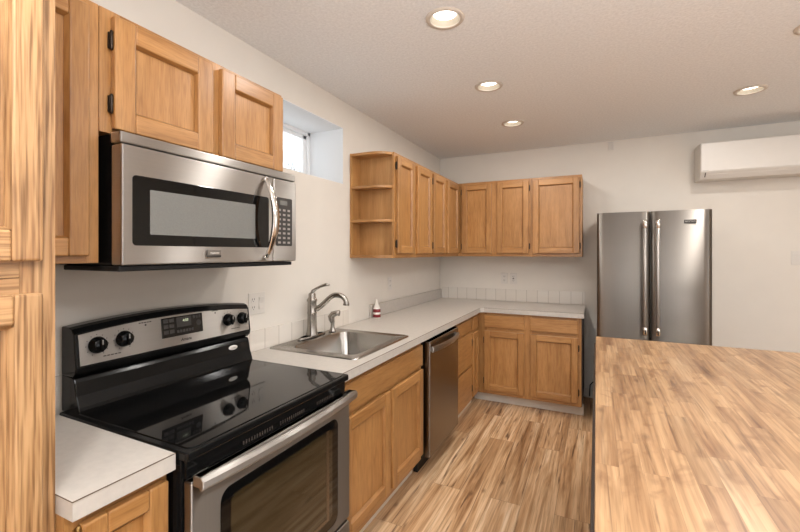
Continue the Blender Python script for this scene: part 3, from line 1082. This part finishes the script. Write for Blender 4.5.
ox0, ox1, oy0, oy1 = 0.024, 0.588, 0.968, 1.604
mb.loft([rr3(ox0, ox1, oy0, oy1, 0.03, 0.9142), rr3(ox0 + .002, ox1 - .002, oy0 + .002, oy1 - .002, 0.03, 0.920), rr3(ox0 + .010, ox1 - .010, oy0 + .010, oy1 - .010, 0.025, 0.922),
         rr3(ox0 + .016, ox1 - .016, oy0 + .016, oy1 - .016, 0.022, 0.9195), rr3(0.126, 0.536, 1.034, 1.552, 0.050, 0.9185), rr3(0.131, 0.531, 1.039, 1.547, 0.050, 0.914),
         rr3(0.138, 0.524, 1.046, 1.540, 0.055, 0.78), rr3(0.150, 0.512, 1.058, 1.528, 0.055, 0.752), rr3(0.175, 0.487, 1.083, 1.503, 0.05, 0.742), rr3(0.29, 0.36, 1.26, 1.33, 0.034, 0.738)],
        False, True, True)
sk = mb.build('basin', 'sink_steel', t, recalc=False)
MB().lathe([(0.045, 0.0), (0.045, 0.003), (0.034, 0.004), (0.030, 0.0015), (0.0, 0.0015)], (0.325, 1.295, 0.7385), (0, 0, 1), 28, cap=False).build('drain', 'chrome', t)

FX, FY, FZ = 0.066, 1.300, 0.9225
t = thing('faucet', 'brushed nickel single-lever faucet with curved spout on the sink', 'faucet', (FX, FY, 0.92))
mb = MB()
mb.loft([[Vector((FX + 0.028 * s * ca, FY + 0.125 * s * sa if abs(sa) < 2 else 0, z)) for ca, sa in [(math.copysign(abs(math.cos(q / 32 * 2 * PI)) ** 0.7, math.cos(q / 32 * 2 * PI)), math.copysign(abs(math.sin(q / 32 * 2 * PI)) ** 0.9, math.sin(q / 32 * 2 * PI))) for q in range(32)]]
         for s, z in ((1.0, 0.9225), (1.0, 0.927), (0.92, 0.932), (0.80, 0.934))], True, True, True)
mb.build('deck_plate', 'nickel', t)
MB().lathe([(0.038, 0.010), (0.038, 0.016), (0.032, 0.030), (0.029, 0.060), (0.0275, 0.140), (0.0295, 0.142), (0.0295, 0.148), (0.0275, 0.150), (0.0275, 0.212), (0.031, 0.216), (0.0315, 0.226), (0.0275, 0.230), (0.022, 0.240), (0.022, 0.256), (0.018, 0.266), (0.0, 0.268)],
           (FX, FY, FZ), (0, 0, 1), 28, cap=False).build('body', 'nickel', t)
sd = Vector((0.205, 0.062, 0)).normalized()
sp = []
for k in range(25):
    s = k / 24
    r_ = 0.018 + 0.215 * s
    if s < 0.62:
        q = s / 0.62
        z = 1.092 + 0.086 * (q * q * (3 - 2 * q))
        rr = r_
    else:
        q = (s - 0.62) / 0.38 * PI * 0.56
        rr = 0.018 + 0.215 * 0.62 + 0.062 * math.sin(q) * 1.05
        z = 1.178 + 0.006 * math.sin(q) - 0.056 * (1 - math.cos(q))
    sp.append((FX + sd.x * rr, FY + sd.y * rr, z))
mb = MB()
mb.tube(sp, [0.018] * 3 + [0.0155] * 19 + [0.0155, 0.0185, 0.0200], 16)
mb.build('spout', 'nickel', t)
lv = [(FX, FY, 1.178), (FX + 0.004, FY + 0.004, 1.200), (FX + 0.020, FY + 0.014, 1.214), (FX + 0.050, FY + 0.026, 1.230), (FX + 0.080, FY + 0.036, 1.240), (FX + 0.098, FY + 0.042, 1.239)]
MB().tube(lv, [0.014, 0.012, 0.009, 0.0085, 0.010, 0.007], 12).build('lever', 'nickel', t)

SX, SY = 0.082, 1.492
t = thing('side_sprayer', 'small nickel side sprayer standing behind the sink bowl', 'sprayer', (SX, SY, 0.92))
MB().lathe([(0.024, 0.0), (0.023, 0.006), (0.017, 0.014), (0.013, 0.030), (0.0125, 0.055), (0.0155, 0.062), (0.0155, 0.068), (0.0, 0.068)], (SX, SY, 0.9225), (0, 0, 1), 24, cap=False).build('holder', 'nickel', t)
hd = [(SX, SY, 0.980), (SX - 0.004, SY - 0.004, 1.000), (SX - 0.006, SY - 0.006, 1.016), (SX + 0.006, SY - 0.002, 1.034), (SX + 0.028, SY + 0.006, 1.042), (SX + 0.046, SY + 0.012, 1.042)]
MB().tube(hd, [0.014, 0.020, 0.023, 0.021, 0.017, 0.019], 16).build('spray_head', 'nickel', t)

# soap bottle
BX, BY = 0.058, 2.127
t = thing('soap_bottle', 'small white bottle with red label on the countertop', 'bottle', (BX, BY, 0.9145))
MB().lathe([(0.026, 0.0), (0.029, 0.004), (0.030, 0.030), (0.030, 0.066), (0.027, 0.076), (0.024, 0.086), (0.0, 0.088)], (BX, BY, 0.9145), (0, 0, 1), 24, cap=False).build('bottle_body', 'soap', t)
MB().lathe([(0.0302, 0.008), (0.0308, 0.010), (0.0308, 0.030), (0.0302, 0.032)], (BX, BY, 0.9145), (0, 0, 1), 24, cap=False).lathe([(0.0302, 0.048), (0.0308, 0.050), (0.0300, 0.068), (0.0285, 0.074)], (BX, BY, 0.9145), (0, 0, 1), 24, cap=False).build('label_band', 'red', t)
MB().lathe([(0.022, 0.086), (0.022, 0.096), (0.016, 0.104), (0.011, 0.130), (0.008, 0.150), (0.0, 0.152)], (BX, BY, 0.9145), (0, 0, 1), 20, cap=False).build('cap', 'soap', t)

# ------------------------------------------------------------------ dishwasher
DX = 0.665
t = thing('dishwasher', 'dark stainless dishwasher between the sink cabinet and the drawers', 'dishwasher', (0.33, 2.05, 0))
MB().box((0.05, 1.735, 0.10), (0.61, 2.385, 0.862)).build('body', 'black_matte', t)
dd = MB().box((0.625, 1.742, 0.105), (DX, 2.335, 0.858)).build('door', 'steel_dark', t, 0.004)
MB().box((0.55, 1.735, 0.0), (0.58, 2.385, 0.10)).build('toe_board', 'black_matte', t)
MB().box((0.60, 2.337, 0.105), (0.628, 2.388, 0.862)).build('filler_strip', 'black_matte', t)
mb = MB()
secs = []
for k in range(17):
    y = 1.755 + 0.55 * k / 16
    bow = 1 - ((k - 8) / 8) ** 2
    x = DX + 0.012 + 0.026 * bow
    secs.append([Vector((x + dx, y, 0.806 + dz)) for dx, dz in ((-0.006, -0.020), (0.004, -0.018), (0.008, 0), (0.004, 0.018), (-0.006, 0.020))])
mb.loft(secs, True, True)
mb.box((DX - 0.002, 1.757, 0.79), (DX + 0.012, 1.785, 0.822)).box((DX - 0.002, 2.275, 0.79), (DX + 0.012, 2.303, 0.822))
mb.build('handle', 'steel_h', dd, 0.003)

# ------------------------------------------------------------------ refrigerator
FR0, FR1, FRY, FRZ = 1.635, 2.402, 3.0, 1.757
t = thing('refrigerator', 'stainless french-door refrigerator against the back wall', 'refrigerator', (2.02, 3.36, 0))
MB().box((FR0 + 0.006, FRY + 0.065, 0.03), (FR1 - 0.006, YB - 0.03, FRZ - 0.012)).build('body', 'steel_dark', t, 0.004)
for x in (FR0 + 0.05, FR1 - 0.09):
    for y in (FRY + 0.10, YB - 0.12):
        MB().box((x, y, 0.0), (x + 0.04, y + 0.04, 0.03)).build('foot', 'black_matte', t)


def fdoor(name, x0, x1, z0, z1):
    mb = MB()
    n_ = 14
    cm, hw = (x0 + x1) / 2, (x1 - x0) / 2
    sec = []
    for k in range(n_ + 1):
        s = -1 + 2 * k / n_
        edge = 0.012 * max(0, (abs(s) - 0.90) / 0.10) ** 2
        sec.append((cm + hw * s, FRY - 0.010 * (1 - s * s) + edge))
    ring = lambda z: [Vector((x, y, z)) for x, y in sec] + [Vector((x1, FRY + 0.06, z)), Vector((x0, FRY + 0.06, z))]
    mb.loft([ring(z0), ring(z1)], True, True)
    for f in mb.bm.faces:
        f.smooth = False
    o = mb.build(name, 'steel_v', t)
    for p in o.data.polygons:
        p.use_smooth = abs(p.normal.z) < 0.5
    return o


XM = 2.011
dl = fdoor('door', FR0, XM - 0.003, 0.73, FRZ)
dr_ = fdoor('door', XM + 0.003, FR1, 0.73, FRZ)
fz = fdoor('freezer_drawer', FR0, FR1, 0.06, 0.715)
for dobj, x in ((dl, 1.968), (dr_, 2.053)):
    hb = MB().tube([(x, 2.935, 0.83), (x, 2.935, 1.655)], 0.0135, 18).build('handle', 'steel_h', dobj)
    for za, zb in ((0.80, 0.862), (1.622, 1.684)):
        mb = MB()
        mb.tube([(x, 2.935, za), (x, 2.935, za + 0.004), (x, 2.935, zb - 0.004), (x, 2.935, zb)], [0.014, 0.0175, 0.0175, 0.014], 18)
        mb.tube([(x, 2.94, (za + zb) / 2), (x, 3.004, (za + zb) / 2)], 0.011, 12)
        mb.build('handle_mount', 'chrome', dobj)
MB().tube([(1.70, 2.935, 0.655), (2.337, 2.935, 0.655)], 0.0135, 18).tube([(1.73, 2.94, 0.655), (1.73, 3.0, 0.655)], 0.011, 12).tube([(2.307, 2.94, 0.655), (2.307, 3.0, 0.655)], 0.011, 12).build('handle', 'steel_h', fz)
FRF = Bf(2.9905)
bd = MB().box((2.226, 1.655, -0.006), (2.304, 1.683, 0.002), FRF).build('badge', 'ink', dr_, 0.0008)
text('brand_lettering', 'MAYTAG', 0.0165, 2.265, 1.669, 0.0026, FRF, 'key_grey', bd, bold=0.0003)
pc = MB().tube([(1.57, 3.715, 0.02), (1.575, 3.712, 0.13), (1.60, 3.71, 0.165), (1.63, 3.71, 0.16), (1.655, 3.71, 0.13)], 0.005, 8).build('power_cord', 'black_matte', t)

# ------------------------------------------------------------------ island
IX0, IX1, IY0, IY1 = 1.627, 2.85, -0.45, 2.108
t = thing('kitchen_island', 'large island with butcher block top in the right foreground', 'island', (2.2, 0.85, 0))
mb = MB()
mb.box((IX0, IY0, 0.874), (IX1, IY1, 0.914))
top = mb.build('butcher_block_top', 'butcher', t, 0.003)
MB().box((1.619, IY0 + 0.03, 0.10), (IX1 - 0.02, IY1 - 0.012, 0.8735)).build('cabinet_body', 'espresso', t, 0.002)
MB().box((1.68, IY0 + 0.06, 0.0), (IX1 - 0.08, IY1 - 0.05, 0.10)).build('toe_board', 'black_matte', t)

# ------------------------------------------------------------------ wall fittings
t = thing('air_conditioner', 'white wall-mounted split air conditioner high on the back wall', 'air conditioner', (2.82, 3.62, 2.07))
AX0, AX1 = 2.424, 3.27
mb = MB()
prof = [(3.738, 2.060), (3.560, 2.060), (3.506, 2.112), (3.506, 2.352), (3.53, 2.364), (3.738, 2.364)]
mb.loft([[Vector((x, y, z)) for y, z in prof] for x in (AX0, AX1)], True, True)
mb.build('housing', 'white_plastic', t, 0.006, 3)
MB().box((AX0 + 0.004, 3.4985, 2.117), (AX1 - 0.004, 3.507, 2.356)).build('front_panel', 'white_plastic', t, 0.004, 3)
mb = MB()
mb.loft([[Vector((x, y, z)) for y, z in ((3.522, 2.0936), (3.558, 2.0589), (3.561, 2.0620), (3.525, 2.0967))] for x in (AX0 + 0.06, AX1 - 0.05)], True, True)
mb.build('louvre', 'white_plastic', t, 0.001)
mb = MB()
mb.loft([[Vector((x, y, z)) for y, z in ((3.507, 2.1080), (3.541, 2.0753), (3.544, 2.0784), (3.510, 2.1111))] for x in (AX0 + 0.034, AX0 + 0.040)], True, True)
mb.build('indicator_slit', 'slot', t)
MB().box((AX0 + 0.015, 3.4978, 2.124), (AX0 + 0.055, 3.4986, 2.1275)).build('maker_mark', 'key_grey', t)


def duplex(par, F, a, z, d=0.004):
    for dz in (-0.021, 0.021):
        MB().prism(rrect(a - 0.016, a + 0.016, z + dz - 0.014, z + dz + 0.014, 0.010), d, d + 0.0022, F).build('receptacle', 'white_plastic', par)
        MB().box((a - 0.008, z + dz - 0.002, d + 0.0022), (a - 0.005, z + dz + 0.008, d + 0.0026), F).box((a + 0.005, z + dz - 0.002, d + 0.0022), (a + 0.008, z + dz + 0.008, d + 0.0026), F).box((a - 0.002, z + dz - 0.010, d + 0.0022), (a + 0.002, z + dz - 0.006, d + 0.0026), F).build('slots', 'slot', par)


def plate(name, label, cat, F, a, z, w, h, group=None):
    t_ = thing(name, label, cat, F(a, z - h / 2, 0), group)
    MB().box((a - w / 2, z - h / 2, 0.0005), (a + w / 2, z + h / 2, 0.005), F).build('cover_plate', 'white_plastic', t_, 0.002)
    return t_


def rocker(par, F, a, z):
    MB().box((a - 0.017, z - 0.034, 0.005), (a + 0.017, z + 0.034, 0.0065), F).build('rocker_frame', 'white_plastic', par, 0.0008)
    MB().prism([(0.0055, z - 0.031), (0.0085, z - 0.031), (0.0068, z), (0.0105, z + 0.031), (0.0055, z + 0.031)], a - 0.0145, a + 0.0145, lambda p, q, s: F(s, q, p)).build('rocker', 'white_plastic', par)


t = plate('outlet_plate', 'double white plate with outlet and rocker switch behind the range', 'outlet', LW, 0.915, 1.165, 0.116, 0.116, 'wall outlets')
duplex(t, LW, 0.888, 1.165)
rocker(t, LW, 0.942, 1.165)
t = plate('outlet_plate', 'single white outlet on the left wall above the soap bottle', 'outlet', LW, 2.462, 1.165, 0.072, 0.116, 'wall outlets')
duplex(t, LW, 2.462, 1.165)
t = plate('outlet_plate', 'left of the two white outlets on the back wall', 'outlet', BW, 0.736, 1.157, 0.072, 0.116, 'wall outlets')
duplex(t, BW, 0.736, 1.157)
t = plate('outlet_plate', 'right of the two outlets on the back wall, with dark reset buttons', 'outlet', BW, 0.832, 1.157, 0.072, 0.116, 'wall outlets')
duplex(t, BW, 0.832, 1.157)
MB().box((0.824, 1.152, 0.005), (0.840, 1.162, 0.0072), BW).build('reset_button', 'slot', t)
t = plate('switch_plate', 'white switch plate on the back wall at the right edge', 'switch', BW, 3.14, 1.39, 0.116, 0.116)
rocker(t, BW, 3.113, 1.39)
rocker(t, BW, 3.167, 1.39)
t = thing('wall_bracket', 'tiny white two-prong bracket on the back wall under the ceiling', 'bracket', (1.758, 3.735, 2.43))
MB().box((1.735, 2.432, 0.0005), (1.781, 2.51, 0.004), BW).build('mount_plate', 'white_plastic', t, 0.001)
for x in (1.739, 1.771):
    MB().box((x, 2.428, 0.004), (x + 0.006, 2.50, 0.016), BW).build('prong', 'white_plastic', t, 0.001)

# ------------------------------------------------------------------ recessed ceiling lamps
lab = {0: 'recessed ceiling lamp largest and nearest, above the range side', 1: 'middle lamp of the left row of three recessed ceiling lamps',
       2: 'farthest recessed ceiling lamp of the left row, smallest of the three', 3: 'recessed ceiling lamp nearest the air conditioner',
       4: 'recessed ceiling lamp cut by the right edge of the photo'}
proto = None
for i, (x, y) in enumerate(lamp_spots):
    if proto is None:
        t = thing('ceiling_lamp', lab[0], 'ceiling lamp', (x, y, H), 'recessed ceiling lamps')
        MB().lathe([(0.069, 0.0), (0.066, -0.005), (0.072, -0.008), (0.086, -0.006), (0.090, -0.0005)], (x, y, H), (0, 0, 1), 40, cap=False).build('trim_ring', 'ring', t, recalc=False)
        MB().lathe([(0.068, -0.004), (0.067, 0.004), (0.056, 0.021), (0.056, 0.060)], (x, y, H), (0, 0, 1), 40, cap=False).build('baffle', 'baffle', t, recalc=False)
        mb = MB()
        mb.lathe([(0.056, 0.0), (0.030, -0.002), (0.0, -0.003)], (x, y, H + 0.022), (0, 0, 1), 32, cap=False)
        mb.build('lens', 'lens', t, recalc=False)
        ld = bpy.data.lights.new('lamp_light', 'AREA')
        ld.shape = 'DISK'
        ld.size = 0.11
        ld.energy = LAMP_W
        ld.color = (1.0, 0.965, 0.925)
        lo = bpy.data.objects.new('lamp_light', ld)
        C.objects.link(lo)
        lo.parent = t
        lo.location = (0, 0, -0.012)
        proto = t
    else:
        c = copy_tree(proto)
        c.location = (x, y, H)
        c['label'] = lab.get(i, 'recessed ceiling lamp behind or beside the camera, outside the photo')

# ------------------------------------------------------------------ outside
t = thing('bare_tree', 'bare pale tree seen through the small window', 'tree', (-4.0, 6.05, 0.0))
mb = MB()
r2 = random.Random(3)


def branch(p, d, L, r, depth):
    q = p + d * L
    mb.tube([p, (p + q) / 2 + Vector((r2.uniform(-1, 1), r2.uniform(-1, 1), r2.uniform(-1, 1))) * L * 0.06, q], [r, r * 0.85, r * 0.65], 5, caps=False)
    if depth == 0: return
    for k in range(3 if depth > 1 else 2):
        nd = (d + Vector((r2.uniform(-.8, .8), r2.uniform(-.8, .8), r2.uniform(-.2, .6)))).normalized()
        branch(q if k else p + d * L * 0.7, nd, L * r2.uniform(0.6, 0.8), r * 0.6, depth - 1)


branch(Vector((-4.0, 6.05, 0.0)), Vector((0, 0, 1)), 1.22, 0.07, 5)
mb.build('branches', 'bark', t)
